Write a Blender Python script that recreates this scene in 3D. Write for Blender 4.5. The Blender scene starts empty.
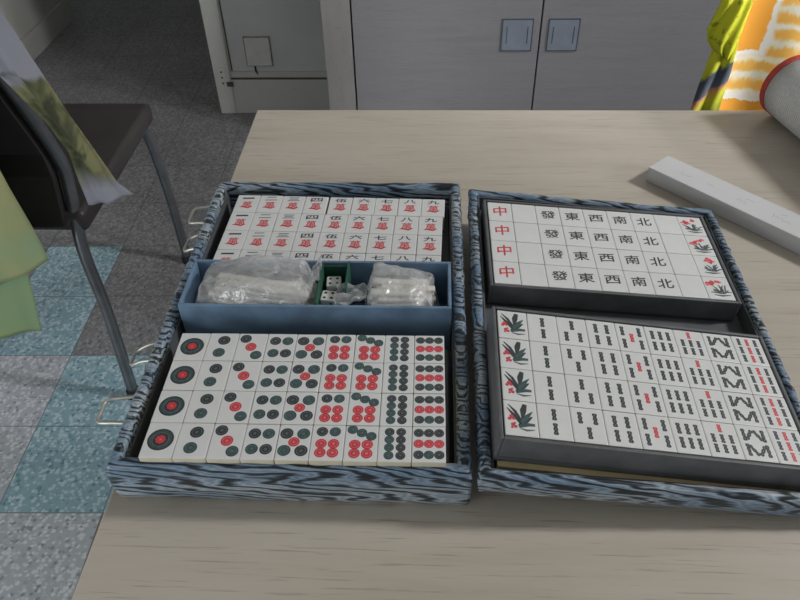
import bpy, bmesh, math, random
from mathutils import Vector, Matrix, noise, Euler
random.seed(7)
S = bpy.context.scene
COL = S.collection
TZ = 0.75                      # table top height; "table" coordinates put z=0 on the table top
PI = math.pi
def V(*a): return Vector(a)

# ------------------------------------------------------------------ materials
def lin(c):
    return tuple(((x/255)/12.92 if x/255 <= .04045 else ((x/255+.055)/1.055)**2.4) for x in c)+(1,)
class NT:
    def __init__(s, name):
        s.m = bpy.data.materials.new(name); s.m.use_nodes = True
        s.t = s.m.node_tree; s.n = s.t.nodes; s.b = s.n['Principled BSDF']; s.out = s.n['Material Output']
    def node(s, typ, **kw):
        n = s.n.new(typ)
        for k, v in kw.items():
            if k in n.inputs.keys(): n.inputs[k].default_value = v
            else: setattr(n, k, v)
        return n
    def link(s, a, b): s.t.links.new(a, b)
    def set(s, **kw):
        for k, v in kw.items(): s.b.inputs[k.replace('_', ' ')].default_value = v
    def coords(s, scale=(1, 1, 1), rot=(0, 0, 0), kind='Object'):
        tc = s.node('ShaderNodeTexCoord'); mp = s.node('ShaderNodeMapping')
        mp.inputs['Scale'].default_value = scale; mp.inputs['Rotation'].default_value = rot
        s.link(tc.outputs[kind], mp.inputs[0]); return mp.outputs[0]
    def noise(s, vec, scale, detail=3, rough=.5, dist=0):
        n = s.node('ShaderNodeTexNoise'); n.inputs['Scale'].default_value = scale
        n.inputs['Detail'].default_value = detail; n.inputs['Roughness'].default_value = rough
        n.inputs['Distortion'].default_value = dist
        s.link(vec, n.inputs['Vector']); return n.outputs['Fac']
    def ramp(s, fac, stops, interp='LINEAR'):
        r = s.node('ShaderNodeValToRGB'); e = r.color_ramp; e.interpolation = interp
        while len(e.elements) < len(stops): e.elements.new(.5)
        for el, (p, c) in zip(e.elements, stops):
            el.position = p; el.color = lin(c)
        s.link(fac, r.inputs[0]); return r.outputs[0]
    def mix(s, fac, a, b, mode='MIX'):
        m = s.node('ShaderNodeMixRGB', blend_type=mode)
        for i, x in ((0, fac), (1, a), (2, b)):
            if hasattr(x, 'is_output'): s.link(x, m.inputs[i])
            else: m.inputs[i].default_value = x
        return m.outputs[0]
    def bump(s, h, strength=.3, dist=.001):
        b = s.node('ShaderNodeBump'); b.inputs['Strength'].default_value = strength
        b.inputs['Distance'].default_value = dist
        s.link(h, b.inputs['Height']); s.link(b.outputs[0], s.b.inputs['Normal'])
    def color(s, c): s.link(c, s.b.inputs['Base Color'])

def plain(name, c, rough=.5, metal=0, var=.06, vscale=30, spec=.5):
    t = NT(name); t.set(Roughness=rough, Metallic=metal); t.b.inputs['Specular IOR Level'].default_value = spec
    f = t.noise(t.coords(), vscale, 3)
    a = tuple(max(0, x*(1-var)) for x in c); b = tuple(min(255, x*(1+var)) for x in c)
    t.color(t.ramp(f, [(.3, a), (.7, b)])); return t.m

def wood(name, light, mid, dark, axis=(1, 14, 14), scale=5, rough=.42, rot=(0, 0, 0)):
    t = NT(name); t.set(Roughness=rough)
    v = t.coords(axis, rot)
    f = t.noise(v, scale, 5, .6, .6)
    g = t.noise(t.coords((axis[0]*5, axis[1]*17, axis[2]*17), rot), scale, 2, .6)
    c = t.ramp(f, [(.28, dark), (.45, mid), (.62, light), (.8, mid)])
    gr = t.ramp(g, [(.30, (150, 134, 118)), (.40, (255, 255, 255))])
    c2 = t.mix(.38, c, gr, 'MULTIPLY')
    t.color(c2); t.bump(g, .08, .0006); return t.m

M = {}
M['table'] = wood('table_wood', (193, 184, 171), (188, 178, 164), (178, 168, 153), (1.0, 9, 9), 3.2, .36)
M['table_edge'] = plain('table_edge', (150, 130, 108), .5)
M['cabinet'] = wood('cabinet_wood', (150, 148, 151), (147, 145, 148), (142, 140, 142), (1.0, 11, 11), 4, .42)
M['cabinet_side'] = wood('cabinet_frame_wood', (160, 157, 154), (157, 154, 151), (153, 150, 147), (11, 11, 1), 4, .45)
M['gap'] = plain('dark_gap', (30, 29, 28), .8)
M['wall'] = plain('painted_wall', (216, 217, 215), .6, 0, .03, 6)
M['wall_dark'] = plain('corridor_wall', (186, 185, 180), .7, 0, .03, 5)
M['ceiling'] = plain('ceiling_paint', (200, 198, 192), .8, 0, .02)
t = NT('worn_paint'); t.set(Roughness=.6)
f = t.noise(t.coords(), 28, 5, .7)
t.color(t.ramp(f, [(.24, (110, 98, 84)), (.29, (170, 166, 158)), (.34, (206, 206, 200)), (1, (212, 212, 206))])); M['worn'] = t.m
M['chip'] = plain('chipped_paint', (88, 76, 64), .8, 0, .2, 80)
M['grime'] = plain('grimy_paint', (150, 145, 136), .8, 0, .15, 60)
M['plate'] = plain('plate_paint', (222, 222, 218), .5, 0, .03)
M['pull'] = plain('pull_satin_metal', (150, 158, 170), .45, .25, .03)
M['pull_line'] = plain('pull_outline', (92, 100, 112), .5, .4)

def terrazzo(name, base, chips, darkc):
    t = NT(name); t.set(Roughness=.32)
    v = t.coords()
    def vor(scale, out):
        n = t.node('ShaderNodeTexVoronoi'); n.inputs['Scale'].default_value = scale
        t.link(v, n.inputs['Vector']); return n.outputs[out]
    cell = vor(140, 'Color'); d = vor(140, 'Distance')
    bw = t.node('ShaderNodeRGBToBW'); t.link(cell, bw.inputs[0])
    c1 = t.ramp(bw.outputs[0], [(.15, darkc), (.30, base), (.48, base), (.62, chips), (1, chips)])
    edge = t.ramp(d, [(.45, (255, 255, 255)), (.75, (0, 0, 0))])
    c2 = t.mix(edge, lin(base), c1)
    f = t.noise(v, 5, 3)
    c3 = t.mix(.5, c2, t.ramp(f, [(.3, (205, 205, 205)), (.7, (255, 255, 255))]), 'MULTIPLY')
    # grout lines at the tile seams (0.205 m grid)
    sx = t.node('ShaderNodeSeparateXYZ'); t.link(v, sx.inputs[0])
    ds = []
    for o in ('X', 'Y'):
        m = t.node('ShaderNodeMath', operation='DIVIDE'); t.link(sx.outputs[o], m.inputs[0]); m.inputs[1].default_value = .205
        p = t.node('ShaderNodeMath', operation='PINGPONG'); t.link(m.outputs[0], p.inputs[0]); p.inputs[1].default_value = .5
        ds.append(p.outputs[0])
    mn = t.node('ShaderNodeMath', operation='MINIMUM'); t.link(ds[0], mn.inputs[0]); t.link(ds[1], mn.inputs[1])
    lt = t.node('ShaderNodeMath', operation='LESS_THAN'); t.link(mn.outputs[0], lt.inputs[0]); lt.inputs[1].default_value = .006
    c4 = t.mix(lt.outputs[0], c3, lin(tuple(x*.72 for x in base)))
    t.color(c4); return t.m
M['terr_teal'] = terrazzo('terrazzo_teal', (152, 186, 198), (202, 222, 230), (112, 146, 160))
M['terr_lilac'] = terrazzo('terrazzo_lilac', (192, 196, 204), (228, 230, 234), (150, 156, 166))
M['terr_brown'] = terrazzo('terrazzo_brown', (140, 139, 141), (166, 166, 168), (112, 111, 113))

# striped brocade of the cases
t = NT('zebra_brocade'); t.set(Roughness=.42); t.b.inputs['Sheen Weight'].default_value = .15
v = t.coords()
n1 = t.noise(t.coords((6.5, 44, 44)), 1, 3, .5)
n2 = t.noise(t.coords((22, 170, 170)), 1, 3, .6)
sx = t.node('ShaderNodeSeparateXYZ'); t.link(v, sx.inputs[0])
def mth(op, a, b=None):
    m = t.node('ShaderNodeMath', operation=op)
    for i, x in enumerate((a, b)):
        if x is None: continue
        if hasattr(x, 'is_output'): t.link(x, m.inputs[i])
        else: m.inputs[i].default_value = x
    return m.outputs[0]
w = mth('ADD', mth('MULTIPLY', sx.outputs['Y'], 1.0), mth('MULTIPLY', sx.outputs['Z'], 1.0))
w = mth('ADD', w, mth('MULTIPLY', sx.outputs['X'], .22))
w = mth('ADD', mth('MULTIPLY', w, 820), mth('MULTIPLY', n1, 46))
w = mth('ADD', w, mth('MULTIPLY', n2, 9))
sn = mth('MULTIPLY', mth('ADD', mth('SINE', w), 1), .5)
c = t.ramp(sn, [(0, (30, 36, 42)), (.12, (50, 57, 62)), (.28, (100, 108, 112)), (.50, (158, 163, 164)), (.82, (206, 208, 208)), (1, (156, 163, 168))])
n3 = t.noise(t.coords((6, 30, 30)), 1, 2)
bl = t.ramp(n3, [(.40, (252, 252, 252)), (.58, (160, 188, 216))])  # blue patches: the cloth's own blue plus satin sky sheen painted in
t.color(t.mix(1, t.mix(.85, c, bl, 'MULTIPLY'), lin((226, 236, 244)), 'MULTIPLY')); t.bump(sn, .35, .001)
M['brocade'] = t.m
M['lining'] = plain('black_lining', (90, 92, 95), .6)
M['tray'] = plain('charcoal_tray', (92, 93, 95), .5, 0, .08, 60)
M['tray_slate'] = plain('slate_blue_tray', (108, 134, 160), .55, 0, .10, 45)
M['wire'] = plain('latch_wire', (186, 184, 174), .35, .5)
M['bracket'] = plain('latch_bracket', (40, 42, 44), .5, .3)
M['ivory'] = plain('tile_face_ivory', (222, 222, 220), .3, 0, .012, 40)
M['cream'] = plain('tile_side_cream', (214, 204, 178), .4, 0, .04, 60)
M['ink'] = plain('engraved_black', (56, 60, 62), .5, 0, .15, 300)
M['green'] = plain('engraved_dark_green', (62, 88, 88), .5, 0, .15, 300)
M['grey'] = plain('engraved_grey', (98, 104, 104), .5, 0, .15, 300)
M['red'] = plain('engraved_red', (206, 66, 74), .5, 0, .08, 300)
M['pink'] = plain('engraved_pale_red', (222, 120, 124), .5, 0, .08, 300)
M['stick'] = plain('bone_stick', (232, 226, 214), .4, 0, .03)
M['dot_ink'] = plain('stick_dots', (60, 60, 64), .5)
M['die'] = plain('white_die', (232, 232, 228), .3, 0, .01)
M['boxgreen'] = plain('green_box_card', (44, 92, 74), .6)
M['card'] = plain('cream_card', (214, 194, 150), .6)
M['paper'] = plain('white_paper', (200, 200, 200), .65, 0, .015, 14)
M['pencil'] = plain('pencil_marks', (150, 150, 154), .7)
M['chrome'] = plain('grey_chrome', (112, 114, 117), .32, .7)
M['rubber'] = plain('black_rubber', (34, 34, 35), .7)
M['vinyl'] = plain('black_vinyl', (54, 50, 50), .45, 0, .08, 20)
M['mat'] = None
t = NT('woven_ivory'); t.set(Roughness=.85)
v = t.coords()
wv = t.node('ShaderNodeTexWave', wave_type='BANDS', bands_direction='Z'); wv.inputs['Scale'].default_value = 95
wv.inputs['Distortion'].default_value = .6; wv.inputs['Detail'].default_value = 1; t.link(v, wv.inputs['Vector'])
nz = t.noise(v, 260, 2)
t.color(t.mix(.6, t.ramp(wv.outputs['Fac'], [(.1, (190, 188, 186)), (.6, (214, 213, 211))]), t.ramp(nz, [(.3, (225, 225, 225)), (.7, (255, 255, 255))]), 'MULTIPLY'))
t.bump(wv.outputs['Fac'], .3, .0012); M['mat'] = t.m
M['redbind'] = plain('red_binding', (176, 62, 54), .8, 0, .1, 200)

# thin plastic of the bags
t = NT('clear_plastic'); t.n.remove(t.b)
tr = t.node('ShaderNodeBsdfTransparent'); tr.inputs[0].default_value = (.96, .97, .98, 1)
gl = t.node('ShaderNodeBsdfGlossy'); gl.inputs['Roughness'].default_value = .12; gl.inputs[0].default_value = (.95, .97, 1, 1)
df = t.node('ShaderNodeBsdfDiffuse'); df.inputs[0].default_value = (.95, .95, .95, 1)
tl = t.node('ShaderNodeBsdfTranslucent'); tl.inputs[0].default_value = (.95, .95, .95, 1)
fr = t.node('ShaderNodeLayerWeight'); fr.inputs[0].default_value = .22
nzz = t.noise(t.coords((1, 1.6, 1.6)), 55, 4, .6, 1.2)
bp = t.node('ShaderNodeBump'); bp.inputs['Strength'].default_value = .9; bp.inputs['Distance'].default_value = .004
t.link(nzz, bp.inputs['Height'])
for n_ in (gl, fr): t.link(bp.outputs[0], n_.inputs['Normal'])
fmul = t.node('ShaderNodeMapRange'); fmul.inputs[3].default_value = .06; fmul.inputs[4].default_value = .5; t.link(fr.outputs['Facing'], fmul.inputs[0])
ms = t.node('ShaderNodeMixShader'); md = t.node('ShaderNodeMixShader'); mg = t.node('ShaderNodeMixShader')
ms.inputs[0].default_value = .5; t.link(df.outputs[0], ms.inputs[1]); t.link(tl.outputs[0], ms.inputs[2])
mk = t.node('ShaderNodeMapRange'); mk.inputs[1].default_value = .35; mk.inputs[2].default_value = .75
mk.inputs[3].default_value = .28; mk.inputs[4].default_value = .72; t.link(nzz, mk.inputs[0])
t.link(mk.outputs[0], md.inputs[0]); t.link(tr.outputs[0], md.inputs[1]); t.link(ms.outputs[0], md.inputs[2])
t.link(fmul.outputs[0], mg.inputs[0]); t.link(md.outputs[0], mg.inputs[1]); t.link(gl.outputs[0], mg.inputs[2])
t.link(mg.outputs[0], t.out.inputs[0]); M['plastic'] = t.m

def cloth_mat(name, fn, rough=.85, transl=.25):
    t = NT(name); t.set(Roughness=rough)
    c = fn(t); t.color(c)
    tl = t.node('ShaderNodeBsdfTranslucent'); t.link(c, tl.inputs[0])
    m = t.node('ShaderNodeMixShader'); m.inputs[0].default_value = transl
    t.link(t.b.outputs[0], m.inputs[1]); t.link(tl.outputs[0], m.inputs[2]); t.link(m.outputs[0], t.out.inputs[0])
    return t.m
def f_green(t):
    n = t.noise(t.coords((3, 3, 6)), 1.2, 2)
    return t.ramp(n, [(.36, (182, 182, 130)), (.5, (168, 182, 136)), (.62, (150, 182, 152))])
def f_green2(t):
    n = t.noise(t.coords((3, 3, 6)), 1.5, 2)
    return t.ramp(n, [(.35, (150, 180, 140)), (.6, (166, 184, 132))])
def f_orange(t):
    v = t.coords(); sx = t.node('ShaderNodeSeparateXYZ'); t.link(v, sx.inputs[0])
    def m(op, a, b):
        k = t.node('ShaderNodeMath', operation=op)
        for i, x in enumerate((a, b)):
            if hasattr(x, 'is_output'): t.link(x, k.inputs[i])
            else: k.inputs[i].default_value = x
        return k.outputs[0]
    n = t.noise(t.coords((26, 26, 26)), 1, 3, .6)
    rip = t.noise(t.coords((150, 40, 36)), 1, 2, .6)
    jz = m('ADD', sx.outputs['Z'], m('ADD', m('MULTIPLY', n, .022), m('MULTIPLY', rip, .010)))
    jx = m('ADD', sx.outputs['X'], m('MULTIPLY', n, .022))
    band = m('ADD', m('MULTIPLY', m('SINE', m('MULTIPLY', jz, 250), 0), .5), .5)
    pat = t.ramp(m('ADD', m('MULTIPLY', band, .62), m('MULTIPLY', rip, .42)), [(.32, (255, 196, 92)), (.50, (252, 212, 130)), (.68, (254, 234, 186)), (.85, (254, 250, 240))])
    # plain orange field with a white tie-dye rim
    f1 = m('SUBTRACT', jz, TZ+.024); f2 = m('SUBTRACT', .492, jx)
    fld = m('MINIMUM', f1, f2)
    low = m('SUBTRACT', TZ-.052, jz)
    fld = m('MAXIMUM', fld, low)
    mr = t.node('ShaderNodeMapRange'); t.link(fld, mr.inputs[0]); mr.inputs[1].default_value = -.012; mr.inputs[2].default_value = .012
    rim = t.ramp(mr.outputs[0], [(.0, (0, 0, 0)), (.22, (255, 255, 255)), (.46, (255, 255, 255)), (.54, (0, 0, 0))])
    ins = t.ramp(mr.outputs[0], [(.48, (0, 0, 0)), (.54, (255, 255, 255))])
    c = t.mix(rim, pat, lin((252, 248, 240)))
    return t.mix(ins, c, lin((255, 178, 64)))
def f_lime(t):
    n = t.noise(t.coords((16, 16, 10)), 1, 3, .6, .4)
    n2 = t.noise(t.coords((60, 60, 60)), 1, 3, .6)
    base = t.ramp(n, [(.30, (70, 78, 92)), (.40, (86, 92, 96)), (.44, (206, 206, 48)), (.60, (200, 204, 40)), (.70, (176, 180, 40))])
    sp = t.ramp(n2, [(.36, (110, 110, 60)), (.44, (255, 255, 255))])
    return t.mix(.6, base, sp, 'MULTIPLY')
def f_lime2(t):
    v = t.coords(); sx = t.node('ShaderNodeSeparateXYZ'); t.link(v, sx.inputs[0])
    n = t.noise(t.coords((40, 40, 40)), 1, 3, .6, .3)
    def m(op, a, b):
        k = t.node('ShaderNodeMath', operation=op)
        for i, x in enumerate((a, b)):
            if hasattr(x, 'is_output'): t.link(x, k.inputs[i])
            else: k.inputs[i].default_value = x
        return k.outputs[0]
    q = m('ADD', m('ADD', sx.outputs['Z'], m('MULTIPLY', sx.outputs['X'], -.9)), m('MULTIPLY', n, .035))
    q = m('MULTIPLY', m('SUBTRACT', q, TZ-.452), 1/.12)
    return t.ramp(q, [(.05, (150, 156, 44)), (.22, (204, 206, 48)), (.33, (208, 140, 110)), (.38, (92, 100, 114)), (.62, (70, 78, 92)), (.68, (196, 200, 50)), (.85, (206, 206, 52))])
def f_scarf(t):
    v = t.coords(); sx = t.node('ShaderNodeSeparateXYZ'); t.link(v, sx.inputs[0])
    n = t.noise(t.coords((20, 20, 14)), 1, 3, .6, .5)
    m2 = t.node('ShaderNodeMath', operation='MULTIPLY'); t.link(n, m2.inputs[0]); m2.inputs[1].default_value = .10
    a = t.node('ShaderNodeMath', operation='ADD'); t.link(sx.outputs['Z'], a.inputs[0]); t.link(m2.outputs[0], a.inputs[1])
    mr = t.node('ShaderNodeMapRange'); t.link(a.outputs[0], mr.inputs[0]); mr.inputs[1].default_value = .25; mr.inputs[2].default_value = .95
    olive = t.ramp(n, [(.40, (74, 78, 58)), (.5, (112, 114, 78)), (.60, (150, 148, 108))])
    msk = t.ramp(mr.outputs[0], [(.47, (0, 0, 0)), (.53, (255, 255, 255)), (.78, (255, 255, 255)), (.80, (0, 0, 0))])
    return t.mix(msk, lin((170, 170, 180)), olive)
M['green_cloth'] = cloth_mat('pale_green_cloth', f_green)
M['green_cloth2'] = cloth_mat('mint_green_cloth', f_green2)
M['orange_cloth'] = cloth_mat('orange_tie_dye', f_orange, .85, .1)
M['lime'] = cloth_mat('lime_floral', f_lime)
M['lime2'] = cloth_mat('lime_floral_tail', f_lime2)
M['scarf'] = cloth_mat('white_olive_print', f_scarf)

# ------------------------------------------------------------------ mesh helpers
def box(bm, x0, x1, y0, y1, z0, z1, mi=0, bev=0):
    r = bmesh.ops.create_cube(bm, size=1)
    vs = r['verts']
    for v in vs:
        v.co = V(x0+(v.co.x+.5)*(x1-x0), y0+(v.co.y+.5)*(y1-y0), z0+(v.co.z+.5)*(z1-z0))
    fs = {f for v in vs for f in v.link_faces}
    for f in fs: f.material_index = mi
    if bev:
        es = list({e for v in vs for e in v.link_edges})
        b = bmesh.ops.bevel(bm, geom=es, offset=bev, segments=2, affect='EDGES', profile=.6)
        for f in b['faces']: f.material_index = mi
    return fs
def tube(bm, pts, r, seg=10, mi=0, closed=False, cap=True, rad=None):
    n = len(pts); rings = []; up = None
    for i, p in enumerate(pts):
        if closed: d = (pts[(i+1) % n]-pts[i-1]).normalized()
        else: d = (pts[min(i+1, n-1)]-pts[max(i-1, 0)]).normalized()
        if up is None: up = V(0, 0, 1) if abs(d.z) < .9 else V(0, 1, 0)
        s = d.cross(up).normalized(); up = s.cross(d).normalized()
        rr = rad[i] if rad else r
        rings.append([bm.verts.new(p+(s*math.cos(a)+up*math.sin(a))*rr) for a in [2*PI*k/seg for k in range(seg)]])
    for i in range(n if closed else n-1):
        a, b = rings[i], rings[(i+1) % n]
        for k in range(seg):
            f = bm.faces.new((a[k], a[(k+1) % seg], b[(k+1) % seg], b[k])); f.material_index = mi; f.smooth = True
    if cap and not closed:
        bm.faces.new(rings[0][::-1]).material_index = mi; bm.faces.new(rings[-1]).material_index = mi
def smooth_path(pts, n=6):
    out = []
    P_ = [pts[0]]+list(pts)+[pts[-1]]
    for i in range(1, len(P_)-2):
        for k in range(n):
            u = k/n; a, b, c, d = P_[i-1], P_[i], P_[i+1], P_[i+2]
            out.append(.5*((2*b)+(c-a)*u+(2*a-5*b+4*c-d)*u*u+(3*b-a-3*c+d)*u**3))
    out.append(pts[-1]); return out
def poly(bm, pts, z, mi):
    f = bm.faces.new([bm.verts.new((x, y, z)) for x, y in pts]); f.material_index = mi
    if f.normal.z == 0: f.normal_update()
    if f.normal.z < 0: f.normal_flip()
def disc(bm, cx, cy, r, z, mi, n=20, ry=None):
    ry = ry or r
    poly(bm, [(cx+r*math.cos(2*PI*k/n), cy+ry*math.sin(2*PI*k/n)) for k in range(n)], z, mi)
def stroke(bm, pts, w, z, mi):
    """flat tapering brush stroke"""
    n = len(pts); L = []; R = []
    for i, (x, y) in enumerate(pts):
        a = pts[max(0, i-1)]; b = pts[min(n-1, i+1)]
        dx, dy = b[0]-a[0], b[1]-a[1]; l = math.hypot(dx, dy) or 1
        ww = (w[i] if isinstance(w, (list, tuple)) else w)/2
        L.append((x-dy/l*ww, y+dx/l*ww)); R.append((x+dy/l*ww, y-dx/l*ww))
    for i in range(n-1): poly(bm, [L[i], L[i+1], R[i+1], R[i]], z+i*2e-6, mi)
def finish(name, bm, mats, parent=None, smooth=None):
    bmesh.ops.recalc_face_normals(bm, faces=[f for f in bm.faces if f.select is not None]) if smooth == 'recalc' else None
    me = bpy.data.meshes.new(name); bm.to_mesh(me); bm.free()
    for m in (mats if isinstance(mats, (list, tuple)) else [mats]): me.materials.append(m)
    o = bpy.data.objects.new(name, me); COL.objects.link(o)
    if parent: o.parent = parent
    if smooth: 
        for p in me.polygons: p.use_smooth = True
    return o
def tag(o, label, cat, group=None):
    o['label'] = label; o['category'] = cat
    if group: o['group'] = group
    return o
def empty(name, label, cat, loc=(0, 0, 0), rot=(0, 0, 0), group=None):
    o = bpy.data.objects.new(name, None); COL.objects.link(o); o.empty_display_size = .05
    o.location = loc; o.rotation_euler = rot; return tag(o, label, cat, group)
def struct(name, bm, m, smooth=None):
    o = finish(name, bm, m, None, smooth); o['kind'] = 'structure'; return o
def B(*a, **k):
    bm = bmesh.new(); box(bm, *a, **k); return bm
def tr(z): return z+TZ

# ------------------------------------------------------------------ the room
# floor: one slab of 0.205 m terrazzo tiles, turned 1.4 degrees against the table
G = .205
bm = bmesh.new()
rnd = random.Random(3)
fixed = {(0, 0): 0, (-1, 0): 1, (0, -1): 0, (-1, -1): 1, (0, -2): 1, (-1, -2): 1, (0, 1): 2, (-1, 1): 0, (-1, 2): 0,
         (0, 2): 2, (1, 0): 0, (1, 1): 2, (1, 2): 2, (-2, 0): 1, (-2, 1): 0, (0, 3): 2, (-1, 3): 2, (1, 3): 2, (0, -3): 1, (-2, -1): 0}
for i in range(-5, 15):
    for j in range(-9, 21):
        f = bm.faces.new([bm.verts.new((i*G+dx*G, j*G+dy*G, 0)) for dx, dy in ((0, 0), (1, 0), (1, 1), (0, 1))])
        f.material_index = fixed.get((i, j), 2 if j > 1 else rnd.choice((0, 1, 2)))  # far rows default to brown: dimness back there put into the tile colour
bmesh.ops.remove_doubles(bm, verts=bm.verts, dist=1e-4)
fl = struct('floor', bm, [M['terr_teal'], M['terr_lilac'], M['terr_brown']])
fl.location = (-.826, .921, 0); fl.rotation_euler = (0, 0, math.radians(1.4))

WY = 2.30                                    # face of the back wall
struct('wall_back', B(-.72, 2.25, WY, WY+.12, 0, 2.5), M['wall'])
struct('wall_corridor', B(-.72, -.60, WY+.12, 5.0, 0, 2.5), M['wall_dark'])
struct('wall_left', B(-1.72, -1.60, -1.4, 3.15, 0, 2.5), M['wall_dark'])
struct('wall_far', B(-2.6, -.60, 5.0, 5.1, 0, 2.5), M['wall_dark'])
struct('wall_end', B(-2.7, -2.6, 3.0, 5.1, 0, 2.5), M['wall_dark'])
struct('baseboard_left', B(-1.60, -1.585, -1.4, 3.15, 0, .095, bev=.003), M['wall_dark'])
struct('ceiling', B(-2.7, 2.25, -1.4, 5.1, 2.5, 2.6), M['ceiling'])
bm = bmesh.new(); box(bm, -.715, -.27, WY-.012, WY, 0, .125, 0, .002); box(bm, -.715, -.27, WY-.007, WY, .128, .148, 0, .002)
box(bm, -.70, -.27, WY-.0125, WY-.001, .1245, .1285, 1)
o = struct('baseboard_back', bm, [M['worn'], M['chip']])
bm = bmesh.new(); box(bm, -.735, -.680, WY-.016, WY+.122, 0, 2.5, 0, .004)
o = struct('trim_1', bm, [M['worn']])
bm = bmesh.new(); box(bm, -.676, -.672, WY-.002, WY, .15, 2.5)
struct('trim_2', bm, [M['chip']])
# right wall with a tall window opening (out of frame)
bm = bmesh.new()
RX = 2.25
box(bm, RX, RX+.12, -1.4, 5.1, 0, .72); box(bm, RX, RX+.12, -1.4, .2, .72, 2.3); box(bm, RX, RX+.12, 1.9, 5.1, .72, 2.3); box(bm, RX, RX+.12, -1.4, 5.1, 2.3, 2.5)
struct('wall_right', bm, M['wall'])

# cover plate on the back wall
pl = empty('wall_cover_plate', 'painted square cover plate on the back wall above the baseboard', 'cover plate', (-.575, WY, .170))
bm = bmesh.new(); box(bm, -.041, .041, -.008, 0, .0, .094, 0, .003); finish('plate', bm, M['plate'], pl)
bm = bmesh.new(); box(bm, -.0445, .0445, -.003, 0, -.003, .098); finish('grimy_edge', bm, M['grime'], pl)
bm = bmesh.new(); tube(bm, smooth_path([V(-.018, -.004, -.003), V(-.017, -.006, -.018), V(-.013, -.005, -.026), V(-.010, -.004, -.034)]), .003, 6); finish('cable_stub', bm, M['rubber'], pl)
# hinge plate on the casing
hg = bpy.data.objects.new('hinge', None); COL.objects.link(hg); hg.parent = bpy.data.objects['trim_1']; hg.location = (-.707, WY-.0165, .10)
bm = bmesh.new(); box(bm, -.012, .012, -.003, 0, 0, .07, 0, .001)
for k in range(3): box(bm, -.003, .003, -.0045, -.003, .012+k*.02, .017+k*.02, 1)
finish('leaf', bm, [M['worn'], M['chip']], hg)
bm = bmesh.new(); box(bm, .012, .034, -.004, 0, .002, .018, 0, .001); finish('latch_tab', bm, M['chip'], hg)

# cabinet: body + doors with square pulls
CY = 2.03
cb = empty('sideboard_cabinet', 'pale grey wood cabinet with square metal pulls behind the table', 'cabinet', (0, CY, 0))
bm = bmesh.new(); box(bm, -.31, 1.86, .02, WY-CY-.002, .05, 1.02); box(bm, -.30, 1.85, .05, WY-CY-.01, 0, .05); finish('body', bm, M['gap'], cb)
bm = bmesh.new(); box(bm, -.314, -.2325, 0, .022, .05, 1.02, 0, .0015); box(bm, -.314, -.310, .02, WY-CY-.002, .05, 1.02); finish('side_stile', bm, M['cabinet_side'], cb)
bm = bmesh.new(); box(bm, -.325, 1.87, -.012, WY-CY-.002, 1.022, 1.048, 0, .003); finish('top', bm, M['cabinet'], cb)
def pull(x, par):
    bm = bmesh.new(); box(bm, x-.042, x+.042, -.0035, 0, .336, .425, 0, .001)
    for s in (-1, 1): box(bm, x+s*.029-.0012, x+s*.029+.0012, -.0042, -.003, .357, .405, 1)
    for s in (-1, 1): box(bm, x+s*.042-.0012, x+s*.042+.0012, -.0040, -.0005, .335, .426, 1)
    for z in (.336, .425): box(bm, x-.042, x+.042, -.0040, -.0005, z-.0012, z+.0012, 1)
    finish('pull', bm, [M['pull'], M['pull_line']], par)
for k, (x0, x1, px) in enumerate([(-.2275, .300, .237), (.3045, .832, .366), (.8365, 1.364, 1.300)]):
    bm = bmesh.new(); box(bm, x0, x1, 0, .0195, .055, 1.018, 0, .0015)
    d = finish('door', bm, M['cabinet'], cb); pull(px, d)

# ------------------------------------------------------------------ table
tb = empty('table', 'pale wood table under the open mahjong cases', 'table', (.5, .36, 0))
bm = bmesh.new(); box(bm, -.735, .75, -.52, .525, TZ-.028, TZ, 0, .0015); finish('tabletop', bm, M['table'], tb)
bm = bmesh.new()
for a in ((-.66, .67, -.45, -.43), (-.66, .67, .44, .46), (-.66, -.64, -.43, .44), (.65, .67, -.43, .44)): box(bm, *a, TZ-.09, TZ-.028)
finish('apron', bm, M['table_edge'], tb)
for x in (-.665, .625):
    for y in (-.455, .415):
        bm = bmesh.new(); box(bm, x, x+.05, y, y+.05, 0, TZ-.028, 0, .003); finish('leg', bm, M['table_edge'], tb)

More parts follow.
